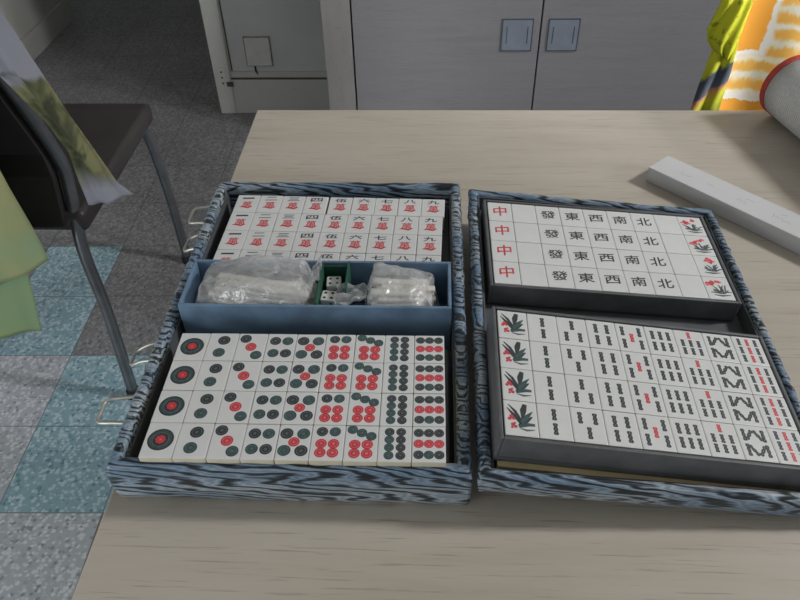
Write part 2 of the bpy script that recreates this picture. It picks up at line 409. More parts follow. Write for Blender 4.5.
# ------------------------------------------------------------------ cases
def case_shell(name, x0, x1, y0, y1, H, parent, seed, rim=.010, slope=.004):
    """brocade-covered open box: rounded walls with small puckers in the cloth"""
    prof = [(.006, 0), (.002, .002), (.0006, .008), (0, H*.45), (0, H-.006), (.0012, H-.0022), (.0035, H), (rim-.003, H), (rim-.0008, H-.0015), (rim, H-.005), (rim, H*.5), (rim, .0022)]
    bm = bmesh.new()
    def path(d):
        c = [(x0+d, y0+d), (x1-d, y0+d), (x1-d, y1-d), (x0+d, y1-d)]
        pts = []
        for i in range(4):
            a, b = c[i], c[(i+1) % 4]; n = 90
            for k in range(n): pts.append((a[0]+(b[0]-a[0])*k/n, a[1]+(b[1]-a[1])*k/n, i))
        return pts
    rows = []
    cx, cy = (x0+x1)/2, (y0+y1)/2
    for d, z in prof:
        row = []
        for (x, y, side) in path(d):
            pu = noise.noise(V(x*40+seed, y*150, z*140))*.0016 + noise.noise(V(x*90, y*260+seed, z*60))*.0009
            if side in (0, 2): pu = noise.noise(V(x*55+seed, y*150, z*190))*.0008
            nx = {1: 1, 3: -1}.get(side, 0); ny = {0: -1, 2: 1}.get(side, 0)
            wgt = 1 if d < rim*.5 else .4
            zz = z + (noise.noise(V(x*60, y*140+seed, 3))*.0014 if z > H*.8 else 0)
            row.append(bm.verts.new((x+nx*pu*wgt, y+ny*pu*wgt, zz)))
        rows.append(row)
    n = len(rows[0])
    for a, b in zip(rows, rows[1:]):
        for k in range(n): bm.faces.new((a[k], a[(k+1) % n], b[(k+1) % n], b[k])).smooth = True
    bm.faces.new(rows[0][::-1]); bm.faces.new(rows[-1])
    bmesh.ops.recalc_face_normals(bm, faces=bm.faces)
    return finish(name, bm, M['brocade'], parent)
def lining(parent, x0, x1, y0, y1, z0, z1, t=.0015, zb=None):
    bm = bmesh.new()
    box(bm, x0, x1, y0, y1, z0, z0+t)
    box(bm, x0, x0+t, y0, y1, z0+t, z1); box(bm, x1-t, x1, y0, y1, z0+t, z1)
    box(bm, x0+t, x1-t, y0, y0+t, z0+t, z1); box(bm, x0+t, x1-t, y1-t, y1, z0+t, zb or z1)
    return finish('lining', bm, M['lining'], parent)

LX0, LX1, LY0, LY1, LH = -.2265, .0305, .2865, .648, .0425
cl = empty('mahjong_case', 'open left mahjong case in dark zebra brocade holding dots and a blue tray', 'case', (0, 0, TZ+.0003), group='halves of the mahjong case')
case_shell('shell', LX0, LX1, LY0, LY1, LH, cl, 3.1)
lining(cl, LX0+.0102, LX1-.0102, LY0+.0102, LY1-.0102, .0038, LH-.009, zb=.012)
bm = bmesh.new(); box(bm, -.2040, .0150, LY0+.0120, .4160, .0055, .0298); finish('tile_platform', bm, M['lining'], cl)
bm = bmesh.new(); box(bm, -.2040, .0180, .4995, LY1-.0125, .0055, .0187); finish('tile_platform', bm, M['lining'], cl)
def latch(y0, y1, z, out, sag, par):
    x = LX0
    bm = bmesh.new()
    tube(bm, smooth_path([V(x+.002, y0, z), V(x-out*.5, y0+.001, z-sag*.3), V(x-out, y0+.003, z-sag), V(x-out-.001, (y0+y1)/2, z-sag), V(x-out, y1-.003, z-sag), V(x-out*.5, y1-.001, z-sag*.3), V(x+.002, y1, z)], 4), .0015, 8)
    lo = finish('latch_loop', bm, M['wire'], par)
    bm = bmesh.new(); box(bm, x-.0035, x+.001, (y0+y1)/2-.004, (y0+y1)/2+.004, z-.006, z+.006, 0, .001); finish('bracket', bm, M['bracket'], lo)
latch(.594, .624, .026, .022, .002, cl); latch(.552, .576, .026, .017, .006, cl)
latch(.402, .423, .027, .024, .010, cl); latch(.337, .364, .026, .028, .003, cl)

# right half: hangs from the hinge side, so its left rim stands higher
RT = math.radians(5.0)
lid = empty('mahjong_case', 'open right mahjong case half, tilted, holding two charcoal tile trays', 'case', (.0335, .284, TZ+.0220), (0, RT, math.radians(-.6)), group='halves of the mahjong case')
RW, RL, RH = .2545, .350, .0225
case_shell('shell', 0, RW, 0, RL, RH, lid, 8.7, rim=.009)
lining(lid, .0092, RW-.0092, .0092, RL-.0092, .0024, RH-.004)

# ------------------------------------------------------------------ trays
P, Q = .0238, .0306
TW, TL, TH = .02355, .03025, .0180
def pose(p, rot): return Matrix.Translation(V(p[0], p[1], p[2]+TZ)) @ Euler([math.radians(a) for a in rot], 'XYZ').to_matrix().to_4x4()
PUR = pose((.0560, .6034, .0478), (.4, 4.9, .2))
PLR = pose((.0536, .4256, .0668), (.5, 7.0, -.7))
PLL = pose((-.2022, .4133, .0483), (0, 0, .25))
PUL = pose((-.2012, .6288, .0374), (0, 0, -1.7))
def tray(label, Mx, h, below):
    r = empty('tile_tray', label, 'tray', group='charcoal trays in the right case half'); r.matrix_world = Mx
    g = .0010; w = .0028; top = .0004; zb = -TH-.0022
    bm = bmesh.new()
    X0, X1, Y0, Y1 = -g-w, 9*P+g+w, -4*Q-g-w, g+w
    box(bm, X0, X1, Y0, Y1, -h, zb)
    wl = .0009
    bm2 = bmesh.new()
    box(bm2, X0, X0+w, Y0, Y1, zb, top, 0, wl); box(bm2, X1-w, X1, Y0, Y1, zb, top, 0, wl)
    box(bm2, X0+w, X1-w, Y0, Y0+w, zb, top, 0, wl); box(bm2, X0+w, X1-w, Y1-w, Y1, zb, top, 0, wl)
    finish('base', bm, M['tray'], r); finish('wall', bm2, M['tray'], r)
    return r
tray('charcoal tray of wind, dragon and flower tiles, far tray of the right case', PUR, .0207, 0)
tray('charcoal tray of bamboo tiles, near tray of the right case', PLR, .0250, 0)
# cream booklet that lifts the near tray
bm = bmesh.new()
c0 = lid.matrix_basis if False else None
Lm = Matrix.Translation(lid.location) @ lid.rotation_euler.to_matrix().to_4x4()
top = [PLR @ V(x, y, -.0254) for x, y in ((-.0006, -4*Q-.0080), (9*P-.002, -4*Q-.0080), (9*P-.002, -.004), (-.0006, -.004))]
bot = []
Li = Lm.inverted()
for p in top:
    q = Li @ p; bot.append(Lm @ V(q.x, q.y, .0044))
vs = [bm.verts.new(p) for p in bot+top]
for f in ((3, 2, 1, 0), (4, 5, 6, 7), (0, 1, 5, 4), (1, 2, 6, 5), (2, 3, 7, 6), (3, 0, 4, 7)): bm.faces.new([vs[i] for i in f])
bmesh.ops.recalc_face_normals(bm, faces=bm.faces)
tag(finish('booklet', bm, M['card']), 'cream booklet lying under the bamboo tile tray of the right case', 'booklet')

# slate blue middle tray
mt = empty('accessory_tray', 'slate blue tray with bags and dice between two blocks of tiles', 'tray', (0, 0, TZ))
bm = bmesh.new(); box(bm, -.2110, .0180, .4370, .4980, .0060, .0085); finish('base', bm, M['tray_slate'], mt)
for a in ((-.2110, .0180, .4370, .4398), (-.2110, .0180, .4950, .4978), (-.2110, -.2084, .4399, .4949), (.0154, .0180, .4399, .4949)):
    bm = bmesh.new(); box(bm, *a, .0086, .0570, 0, .0008); finish('wall', bm, M['tray_slate'], mt)

# ------------------------------------------------------------------ tiles
fc = bpy.data.curves.new('glyph', 'FONT'); fo = bpy.data.objects.new('glyph', fc); COL.objects.link(fo)
fc.resolution_u = 3
GL = {}
def glyph_mesh(ch):
    if ch in GL: return GL[ch]
    fc.body = ch; bpy.context.view_layer.update()
    dg = bpy.context.evaluated_depsgraph_get()
    me = bpy.data.meshes.new_from_object(fo.evaluated_get(dg))
    vs = [(v.co.x, v.co.y) for v in me.vertices]; fs = [tuple(p.vertices) for p in me.polygons]
    bpy.data.meshes.remove(me); GL[ch] = (vs, fs); return GL[ch]
def glyph(bm, ch, cx, cy, w, h, z, mi, lean=.12, bold=1.0):
    vs, fs = glyph_mesh(ch)
    xs = [v[0] for v in vs]; ys = [v[1] for v in vs]
    x0, x1, y0, y1 = min(xs), max(xs), min(ys), max(ys)
    hh = h if (y1-y0) > .2 else h*.35
    for q, (ox, oy) in enumerate(((-.00022*bold, -.0002*bold), (.00022*bold, -.00005*bold), (0, .00024*bold))):
        nv = []
        for x, y in vs:
            u = (x-x0)/(x1-x0)-.5; v = (y-y0)/max(y1-y0, 1e-6)-.5
            nv.append(bm.verts.new((cx+u*w+ox, cy+v*hh+u*lean*h+oy, z+q*6e-6)))
        for f in fs:
            try: F = bm.faces.new([nv[i] for i in f])
            except ValueError: continue
            F.material_index = mi; F.normal_update()
            if F.normal.z < 0: F.normal_flip()
IV, CR, INK, GRN, GRY, RED, PNK = range(7)
TM = [M[k] for k in ('ivory', 'cream', 'ink', 'green', 'grey', 'red', 'pink')]
Z0 = 4e-5
def dot(bm, x, y, r, mi):
    ring = GRY if mi != RED else PNK
    disc(bm, x, y, r, Z0, mi); disc(bm, x, y, r*.74, Z0*2, ring, 18); disc(bm, x, y, r*.62, Z0*3, mi, 18)
    disc(bm, x, y, r*.26, Z0*4, ring, 10)
def bam(bm, x, y, L, w, mi, ang=0):
    n = 12; L2 = L/2; left = []; 
    ca, sa = math.cos(ang), math.sin(ang)
    prof = [(0, .72), (.10, 1), (.20, .95), (.30, .62), (.40, .86), (.5, .95)]
    prof = prof+[(1-t_, w_) for t_, w_ in prof[-2::-1]]
    R_ = lambda a, b: (x+a*ca-b*sa, y+a*sa+b*ca)
    for (t0, w0), (t1, w1) in zip(prof, prof[1:]):
        poly(bm, [R_(-w0*w/2, L2-t0*L), R_(w0*w/2, L2-t0*L), R_(w1*w/2, L2-t1*L), R_(-w1*w/2, L2-t1*L)], Z0, mi)
    sl = GRY if mi != RED else PNK
    for c in (.17, .83, .5):
        d = L*.075
        poly(bm, [R_(-w*.13, L2-c*L-d), R_(w*.13, L2-c*L-d), R_(w*.13, L2-c*L+d), R_(-w*.13, L2-c*L+d)], Z0*2, sl)
def circ(bm): pass
def d_dot(n):
    def f(bm):
        if n == 1:
            disc(bm, 0, 0, .0094, Z0, INK, 32); disc(bm, 0, 0, .0080, Z0*2, GRN, 32); disc(bm, 0, 0, .0062, Z0*3, GRY, 28)
            disc(bm, 0, 0, .0055, Z0*4, INK, 28)
            for k in range(8): disc(bm, .0024*math.cos(k*PI/4), .0024*math.sin(k*PI/4), .0014, Z0*5+k*2e-6, RED, 10)
            disc(bm, 0, 0, .0024, Z0*7, RED, 14); disc(bm, 0, 0, .0009, Z0*8, PNK, 8)
        if n == 2: dot(bm, .0008, .0069, .0050, INK); dot(bm, -.0008, -.0066, .0049, GRN)
        if n == 3: dot(bm, -.0056, .0090, .0046, INK); dot(bm, 0, 0, .0045, RED); dot(bm, .0054, -.0088, .0046, GRN)
        if n == 4:
            for x, y, m in ((-.0050, .0068, INK), (.0050, .0068, GRN), (-.0050, -.0066, GRN), (.0050, -.0066, INK)): dot(bm, x, y, .0045, m)
        if n == 5:
            for x, y, m in ((-.0060, .0072, INK), (.0060, .0072, GRN), (-.0060, -.0074, GRN), (.0060, -.0074, INK)): dot(bm, x, y, .0047, m)
            dot(bm, 0, 0, .0041, RED)
        if n in (6, 7):
            for x in (-.0044, .0044):
                for y in (-.0012, -.0088): dot(bm, x, y, .0041, RED)
            if n == 6: dot(bm, -.0046, .0092, .0041, INK); dot(bm, .0046, .0092, .0041, GRN)
            else:
                for x, y in ((-.0068, .0115), (0, .0088), (.0068, .0060)): dot(bm, x, y, .0038, GRN)
        if n == 8:
            for y in (.0100, .0033, -.0034, -.0101): dot(bm, -.0041, y, .0035, GRN if y < .005 else INK); dot(bm, .0041, y, .0035, INK)
        if n == 9:
            for k, x in enumerate((-.0072, 0, .0072)):
                dot(bm, x, .0093, .0036, INK); dot(bm, x, 0, .0036, RED); dot(bm, x, -.0093, .0036, GRN if k == 1 else INK)
    return f
def d_char(n):
    ch = '一二三四伍六七八九'[n-1]
    def f(bm):
        glyph(bm, ch, 0, .0092, .0118, .0062 if n > 3 else .0056, Z0, INK)
        glyph(bm, '萬', .0004, -.0016, .0098, .0098, Z0, RED, .06, .55)
        stroke(bm, [(-.0062, -.0064), (-.002, -.0060), (.0025, -.0076), (.0066, -.0050)], [.0012, .0026, .0026, .0010], Z0*2, RED)
    return f
def d_bam(n):
    def f(bm):
        L, w = .0100, .0036
        if n == 1:
            for pts, wd, m in (([(-.0085, .0115), (-.0040, .0060), (.0005, -.0030)], [.0006, .0022, .0020], INK),
                               ([(-.0095, .0085), (-.0050, .0025), (.0000, -.0050)], [.0006, .0026, .0018], INK),
                               ([(.0035, .0125), (.0020, .0070), (.0010, -.0010)], [.0030, .0046, .0014], INK),
                               ([(.0034, .0105), (.0022, .0065)], [.0012, .0022], GRN),
                               ([(.0085, .0065), (.0045, .0020), (.0000, -.0045)], [.0006, .0034, .0024], GRN),
                               ([(.0080, .0020), (.0040, -.0020), (-.0010, -.0060)], [.0010, .0030, .0026], INK),
                               ([(.0095, -.0050), (.0050, -.0050), (-.0020, -.0070)], [.0022, .0030, .0030], GRN),
                               ([(.0088, -.0050), (.0050, -.0052)], [.0010, .0014], GRY),
                               ([(-.0010, -.0088), (.0035, -.0100), (.0090, -.0092)], [.0008, .0018, .0006], GRY)):
                stroke(bm, pts, wd, Z0+1e-5*len(pts)+5e-6*m, m)
            for x, y, r in ((-.0066, .0010, .0017), (-.0080, -.0010, .0014), (-.0052, -.0006, .0013), (-.0060, -.0058, .0015), (-.0042, -.0074, .0014), (-.0066, -.0082, .0010), (-.0045, -.0045, .0009)):
                disc(bm, x, y, r, Z0*2+r*.01, RED, 8)
        if n == 2: bam(bm, 0, .0062, L, w, INK); bam(bm, 0, -.0062, L, w, INK)
        if n == 3: bam(bm, 0, .0066, L, w, INK); bam(bm, -.0054, -.0060, L, w, INK); bam(bm, .0054, -.0060, L, w, INK)
        if n == 4:
            for x in (-.0045, .0045):
                for y in (-.0062, .0062): bam(bm, x, y, L, w, INK)
        if n == 5:
            for x in (-.0068, .0068):
                for y in (-.0068, .0068): bam(bm, x, y, L, .0034, INK)
            bam(bm, 0, 0, L*.92, .0034, RED)
        if n == 6:
            for x in (-.0064, 0, .0064):
                for y in (-.0060, .0060): bam(bm, x, y, L*.94, .0034, INK)
        if n == 7:
            bam(bm, 0, .0098, .0070, .0032, RED)
            for x in (-.0064, 0, .0064):
                for y in (.0010, -.0076): bam(bm, x, y, .0074, .0032, INK)
        if n == 8:
            for s in (1, -1):
                for x in (-.0070, .0070): bam(bm, x, s*.0064, .0104, .0031, INK)
                for x in (-.0031, .0031): bam(bm, x, s*.0066, .0098, .0031, INK, (-1 if x < 0 else 1)*s*math.radians(31))
        if n == 9:
            for x in (-.0066, 0, .0066):
                for y in (-.0088, 0, .0088): bam(bm, x, y, .0074, .0031, RED if x == 0 else INK)
    return f
def d_glyph(ch, mi, w=.0142, h=.0122):
    return lambda bm: glyph(bm, ch, 0, .0010, w, h, Z0, mi)
def d_flower(k):
    def f(bm):
        r = random.Random(40+k)
        cx = (-.0050, -.0058, .0006, -.0056)[k]; cy = (.0040, .0032, .0084, .0056)[k]
        for i in range(14):
            a = r.random()*6.28; q = r.random()*.0042
            disc(bm, cx+q*math.cos(a), cy+q*math.sin(a)*.8, .0010+r.random()*.0012, Z0+i*2e-6, RED if i % 3 else PNK, 8)
        cx2 = cx+(.0075, .0080, .0036, .0082)[k]; cy2 = cy+(.0050, .0048, -.0014, .0030)[k]
        for i in range(8):
            a = r.random()*6.28; q = r.random()*.0030
            disc(bm, cx2+q*math.cos(a), cy2+q*math.sin(a), .0009+r.random()*.0009, Z0+3e-5+i*2e-6, RED if i % 2 else PNK, 8)
        for i in range(12):
            a = math.radians(15+i*13+r.random()*14); l = .0075+r.random()*.0050
            bx, by = .0020+r.uniform(-.0030, .0030), -.0076
            stroke(bm, [(bx, by), (bx+l*.6*math.cos(a), by+l*.6*math.sin(a)+.0008), (bx+l*math.cos(a)*1.05, by+l*math.sin(a))], [.0009, .0017, .0006], Z0*2+i*3e-6, (INK, GRY, GRN)[i % 3])
        stroke(bm, [(-.0060, -.0092), (.0010, -.0102), (.0086, -.0090)], [.0008, .0024, .0008], Z0*2.8, GRY)
    return f
def tile_mesh(name, deco):
    bm = bmesh.new()
    fs = box(bm, -TW/2, TW/2, -TL/2, TL/2, -TH, 0, 0, .0009)
    for f in bm.faces:
        f.material_index = IV if f.calc_center_median().z > -.0016 else CR
    if deco: deco(bm)
    me = bpy.data.meshes.new(name); bm.to_mesh(me); bm.free()
    for m in TM: me.materials.append(m)
    return me
rj = random.Random(11)
def tiles(Mx, kinds, rows, grp, flip=None, jit=1.0, gap=None):
    """kinds: nine (mesh or four meshes, words); rows: four phrases from far to near"""
    for c, (me, words) in enumerate(kinds):
        for r in range(4):
            m = me[r] if isinstance(me, list) else me
            o = bpy.data.objects.new('mahjong_tile', m); COL.objects.link(o)
            dx = rj.uniform(-.00009, .00009)*jit; dy = rj.uniform(-.00013, .00013)*jit
            if gap and r == gap[0]: dx += gap[1] if c >= gap[2] else 0
            a = math.radians(rj.uniform(-.15, .15))*jit
            if flip and (c, r) in flip: a += PI
            o.matrix_world = Mx @ Matrix.Translation(V((c+.5)*P+dx, -(r+.5)*Q+dy, rj.uniform(-.0002, .0001)*jit)) @ Matrix.Rotation(a, 4, 'Z')
            w_ = words[r] if isinstance(words, list) else words
            tag(o, w_+', '+rows[r], 'tile', grp)
nm = ['one', 'two', 'three', 'four', 'five', 'six', 'seven', 'eight', 'nine']
tiles(PUL, [(tile_mesh('tile_character_%s' % nm[k], d_char(k+1)), 'ivory tile, black numeral %s over red character' % nm[k]) for k in range(9)],
      ['row along the back rim', 'second row from the back rim', 'third row from the back rim', 'row half hidden by the blue tray'],
      'character tiles in the left case', gap=(0, .0016, 4))
dw = ['one big red-centred dot', 'two dots', 'three diagonal dots, the middle red', 'four dark dots', 'four dark dots around a red one', 'two dark and four red dots',
      'three slanting dark dots over four red', 'eight dark dots', 'nine dots, the middle row red']
tiles(PLL, [(tile_mesh('tile_dot_%s' % nm[k], d_dot(k+1)), 'ivory tile with '+dw[k]) for k in range(9)],
      ['row beside the blue tray', 'second row from the blue tray', 'second row from the front rim', 'row along the front rim'],
      'dot tiles in the left case')
fl_m = [tile_mesh('tile_flower', d_flower(k)) for k in range(4)]
bl_m = tile_mesh('tile_blank', None)
ur = [(tile_mesh('tile_red_dragon', d_glyph('中', RED, .0128, .0150)), 'ivory tile with a red character'),
      (bl_m, 'blank ivory tile beside the red characters'),
      (tile_mesh('tile_green_dragon', d_glyph('發', INK)), 'ivory tile with dense many-stroked black character'),
      (tile_mesh('tile_east', d_glyph('東', INK)), 'ivory tile with the black east character'),
      (tile_mesh('tile_west', d_glyph('西', INK, .0140, .0108)), 'ivory tile with the black west character'),
      (tile_mesh('tile_south', d_glyph('南', INK, .0130)), 'ivory tile with the black south character'),
      (tile_mesh('tile_north', d_glyph('北', INK)), 'ivory tile with the black north character'),
      (bl_m, 'blank ivory tile beside the flower tiles'),
      (fl_m, 'ivory tile with red flowers over grey leaves')]
tiles(PUR, ur, ['back row of the far charcoal tray', 'second row of the far charcoal tray', 'third row of the far charcoal tray', 'front row of the far charcoal tray'],
      'honour and flower tiles in the right case', jit=.6)
bw = ['dark leafy bird and red specks', 'two bamboo sticks', 'three bamboo sticks', 'four bamboo sticks', 'four sticks around a red one', 'six bamboo sticks',
      'one red bamboo stick over six', 'bamboo sticks forming W and M', 'nine sticks, middle column red']
tiles(PLR, [(tile_mesh('tile_bamboo_%s' % nm[k], d_bam(k+1)), 'ivory tile with '+bw[k]) for k in range(9)],
      ['back row of the near charcoal tray', 'second row of the near charcoal tray', 'third row of the near charcoal tray', 'front row of the near charcoal tray'],
      'bamboo tiles in the right case', flip={(2, 1), (2, 3)}, jit=.7)
bpy.data.objects.remove(fo); bpy.data.curves.remove(fc)

# ------------------------------------------------------------------ bags, sticks, dice
def stick_mesh(name, L, dots):
    bm = bmesh.new(); box(bm, -L/2, L/2, -.0032, .0032, 0, .0030, 0, .0009)
    for k in range(dots): disc(bm, (k % 4-1.5)*.0022, (k//4-.5)*.0022, .0007, .00303, 1, 8)
    me = bpy.data.meshes.new(name); bm.to_mesh(me); bm.free()
    me.materials.append(M['stick']); me.materials.append(M['dot_ink']); return me
sm = [stick_mesh('counting_stick', .082, 8), stick_mesh('counting_stick', .082, 2)]
rs = random.Random(5)
def sticks(cx, layers, per, z0, L, label, grp, ang, mesh):
    for l in range(layers):
        a = ang[l]
        for k in range(per[l]):
            o = bpy.data.objects.new('counting_stick', mesh[(l+k) % len(mesh)]); COL.objects.link(o)
            y = .4675+(k-(per[l]-1)/2)*.0070
            o.location = (cx+rs.uniform(-.005, .005), y, TZ+z0+l*.0034); o.rotation_euler = (0, 0, 0)
            if a: 
                off = Matrix.Rotation(math.radians(a), 4, 'Z') @ V(o.location.x-cx, y-.4675, 0)
                o.location.x = cx+off.x; o.location.y = .4675+off.y; o.rotation_euler = (0, 0, math.radians(a))
            tag(o, label, 'counting stick', grp)
sticks(-.146, 12, [5]*8+[5, 4, 3, 2], .0150, .082, 'bone counting stick inside the left clear plastic bag', 'counting sticks in the left bag', [0, 0, 2, 0, -2, 0, 3, 0, -4, -7, -9, -12], sm)
sticks(-.023, 12, [5]*9+[5, 4, 3], .0130, .05, 'bone counting stick inside the right clear plastic bag', 'counting sticks in the right bag', [0]*9+[2, 3, -3, 2], [stick_mesh('counting_stick', .046, 8), stick_mesh('counting_stick', .046, 0)])
def bag(name, label, x0, x1, y0, y1, z0, prof, seed, tails):
    """crumpled thin bag: cross-section rings along x, height from prof"""
    bm = bmesh.new(); nx, nt = 60, 48; rows = []
    for i in range(nx+1):
        u = i/nx; x = x0+(x1-x0)*u
        k = 0
        while k < len(prof)-2 and prof[k+1][0] < u: k += 1
        (ua, ha), (ub, hb) = prof[k], prof[k+1]; s = (u-ua)/(ub-ua); s = s*s*(3-2*s)
        h = ha+(hb-ha)*s
        e = min(1, (min(u, 1-u)/.10))**.5 if True else 1
        e = max(e, .30)
        row = []
        for j in range(nt):
            a = 2*PI*j/nt
            ca, sa = math.cos(a), math.sin(a)
            px = math.copysign(abs(ca)**.55, ca); pz = math.copysign(abs(sa)**.6, sa)
            y = (y0+y1)/2+px*(y1-y0)/2*e
            zc = z0+h/2; z = zc+pz*h/2*e
            nn = noise.noise(V(x*60+seed, y*75, z*75))+.6*abs(noise.noise(V(x*150+seed, y*150, z*150)))
            dd = .0026*nn*(1 if z > z0+.02 else .2)
            yy = min(max(y+px*dd, y0), y1) if z < TZ+.060 else y+px*dd
            row.append(bm.verts.new((x+noise.noise(V(y*80, z*80, seed))*.003, yy, max(z+pz*dd, z0))))
        rows.append(row)
    for a, b in zip(rows, rows[1:]):
        for j in range(nt): bm.faces.new((a[j], a[(j+1) % nt], b[(j+1) % nt], b[j])).smooth = True
    bm.faces.new(rows[0]); bm.faces.new(rows[-1][::-1])
    for (ax, ay, az, bx, by, bz, wd) in tails:                      # gathered crumpled end of the bag
        n = 10; m_ = 12; g = []
        for i in range(n+1):
            u = i/n
            row = []
            for j in range(m_+1):
                vv = j/m_-.5
                p = V(ax+(bx-ax)*u, ay+(by-ay)*u+vv*wd*(.5+.8*u), az+(bz-az)*u+.004*math.sin(vv*16+u*3)*(.3+u)+noise.noise(V(u*4, vv*6, seed))*.004)
                row.append(bm.verts.new(p))
            g.append(row)
        for a, b in zip(g, g[1:]):
            for j in range(m_): bm.faces.new((a[j], a[j+1], b[j+1], b[j])).smooth = True
    o = finish(name, bm, M['plastic']); tag(o, label, 'plastic bag', 'clear bags in the blue tray'); return o
bag('plastic_bag', 'larger clear plastic bag of sticks at the left end of the blue tray', -.2065, -.0985, .4408, .4940, TZ+.0100,
    [(0, .040), (.15, .054), (.55, .0640), (1, .058)], 2.0, [(-.104, .468, TZ+.060, -.093, .470, TZ+.072, .030)])
bag('plastic_bag', 'clear plastic bag of sticks at the right end of the blue tray', -.056, .0085, .4425, .4920, TZ+.0105,
    [(0, .048), (.15, .0545), (.6, .053), (.85, .043), (1, .030)], 9.0, [(-.054, .462, TZ+.052, -.080, .456, TZ+.052, .026)])
# green dice box: open-topped card sleeve between the bags
gb = empty('dice_box', 'small open green card box holding the dice between the two bags', 'box', (-.0835, .4672, TZ+.0088))
bm = bmesh.new(); box(bm, -.0110, .0110, -.0262, .0262, 0, .0015); finish('base', bm, M['boxgreen'], gb)
bm = bmesh.new(); box(bm, -.0125, -.0110, -.0262, .0262, 0, .0490); finish('wall', bm, M['boxgreen'], gb)
bm = bmesh.new(); box(bm, .0110, .0125, -.0100, .0262, 0, .0510); finish('wall', bm, M['boxgreen'], gb)
bm = bmesh.new(); box(bm, -.0109, .0109, .0248, .0262, .0016, .0460); finish('wall', bm, M['boxgreen'], gb)
bm = bmesh.new(); box(bm, -.0108, .0108, -.0250, .0246, .0017, .0270, 0, .001); finish('inner_block', bm, M['rubber'], gb)
def die_mesh():
    s = .0065; bm = bmesh.new(); box(bm, -s, s, -s, s, 0, 2*s, 0, .0014)
    for x in (-1, 1):
        for y in (-1, 1):
            v = [bm.verts.new((x*.0031+.0014*math.cos(a), y*.0031+.0014*math.sin(a), 2*s+.00005)) for a in [k*PI/6 for k in range(12)]]
            bm.faces.new(v).material_index = 1
    for x, z in ((-.003, .004), (.003, .009), (0, .0065)):
        v = [bm.verts.new((x+.0013*math.cos(a), -s-.00005, z+.0013*math.sin(a))) for a in [k*PI/6 for k in range(12)]]
        bm.faces.new(v).material_index = 1
    me = bpy.data.meshes.new('die'); bm.to_mesh(me); bm.free(); me.materials.append(M['die']); me.materials.append(M['ink']); return me
dm = die_mesh()
for (x, y, z, a, lb) in ((-.0845, .4790, .0362, 4, 'white die showing four, farther one in the green box'), (-.0870, .4600, .0362, -5, 'white die showing four, nearer one in the green box')):
    o = bpy.data.objects.new('die', dm); COL.objects.link(o); o.location = (x, y, TZ+z); o.rotation_euler = (0, 0, math.radians(a)); tag(o, lb, 'die', 'dice in the green box')

# ------------------------------------------------------------------ white paper box, rolled mat
d = V(.68, -.735, 0).normalized(); n_ = V(-d.y, d.x, 0)
bm = bmesh.new(); Ls, Ws, Hs = .40, .037, .0180
r_ = bmesh.ops.create_grid(bm, x_segments=1, y_segments=1, size=.5)
bm.clear(); box(bm, 0, Ls, 0, Ws, 0, Hs, 0, .0009)
def scr(x, y, pts): stroke(bm, [(x+a*.001, y+b*.001) for a, b in pts], .0006, Hs+.00006, 1)
scr(.030, .015, [(0, 0), (3, 3), (5, -1), (8, 2), (10, 0), (13, 3)]); scr(.062, .018, [(0, 2), (2, -2), (5, 2), (7, -1), (9, 1)])
scr(.100, .014, [(0, 0), (2, 6), (4, 0), (7, 4), (8, 0), (11, 3)]); scr(.106, .022, [(0, 0), (4, 2), (9, 1)])
scr(.140, .014, [(0, 6), (1, -2), (4, 5), (6, 0), (9, 4), (11, 0), (16, 2), (20, 1)]); scr(.145, .023, [(0, 0), (5, 3)])
o = finish('paper_box', bm, [M['paper'], M['pencil']]); o.location = (.2455, .7165, TZ+.0002); o.rotation_euler = (0, 0, math.atan2(d.y, d.x))
tag(o, 'long white paper box with faint pencil scribbles on the table at right', 'box')

ax = V(.22, -.975, 0).normalized()
mr_ = empty('rolled_placemat', 'rolled ivory woven placemat with red binding at the table right edge', 'placemat', (.4520, .866, TZ+.0412), (PI/2, 0, math.atan2(ax.y, ax.x)+PI/2))
# local axis: z' points backwards along the roll; the roll runs towards -z' (nearer the camera)
def spiral(z0, z1, r0, turns, th, nseg, mi=0):
    bm = bmesh.new(); prev = None
    for i in range(nseg+1):
        u = i/nseg; a = -PI*.5-u*turns*2*PI; r = r0*(1-.30*u)
        ring = [bm.verts.new(((r+t_)*math.cos(a), (r+t_)*math.sin(a), z)) for t_ in (0, -th) for z in [z0+(z1-z0)*k/12 for k in range(13)]]
        if prev:
            for k in range(12):
                bm.faces.new((prev[k], prev[k+1], ring[k+1], ring[k])).smooth = True
                bm.faces.new((prev[13+k], ring[13+k], ring[14+k], prev[14+k])).smooth = True
            bm.faces.new((prev[0], ring[0], ring[13], prev[13])); bm.faces.new((prev[12], prev[25], ring[25], ring[12]))
        prev = ring
    bmesh.ops.recalc_face_normals(bm, faces=bm.faces)
    return bm
finish('mat', spiral(0.0, .33, .0405, 2.2, .0025, 120), M['mat'], mr_)
finish('binding', spiral(-.009, -.0002, .0412, 2.2, .0040, 120), M['redbind'], mr_)

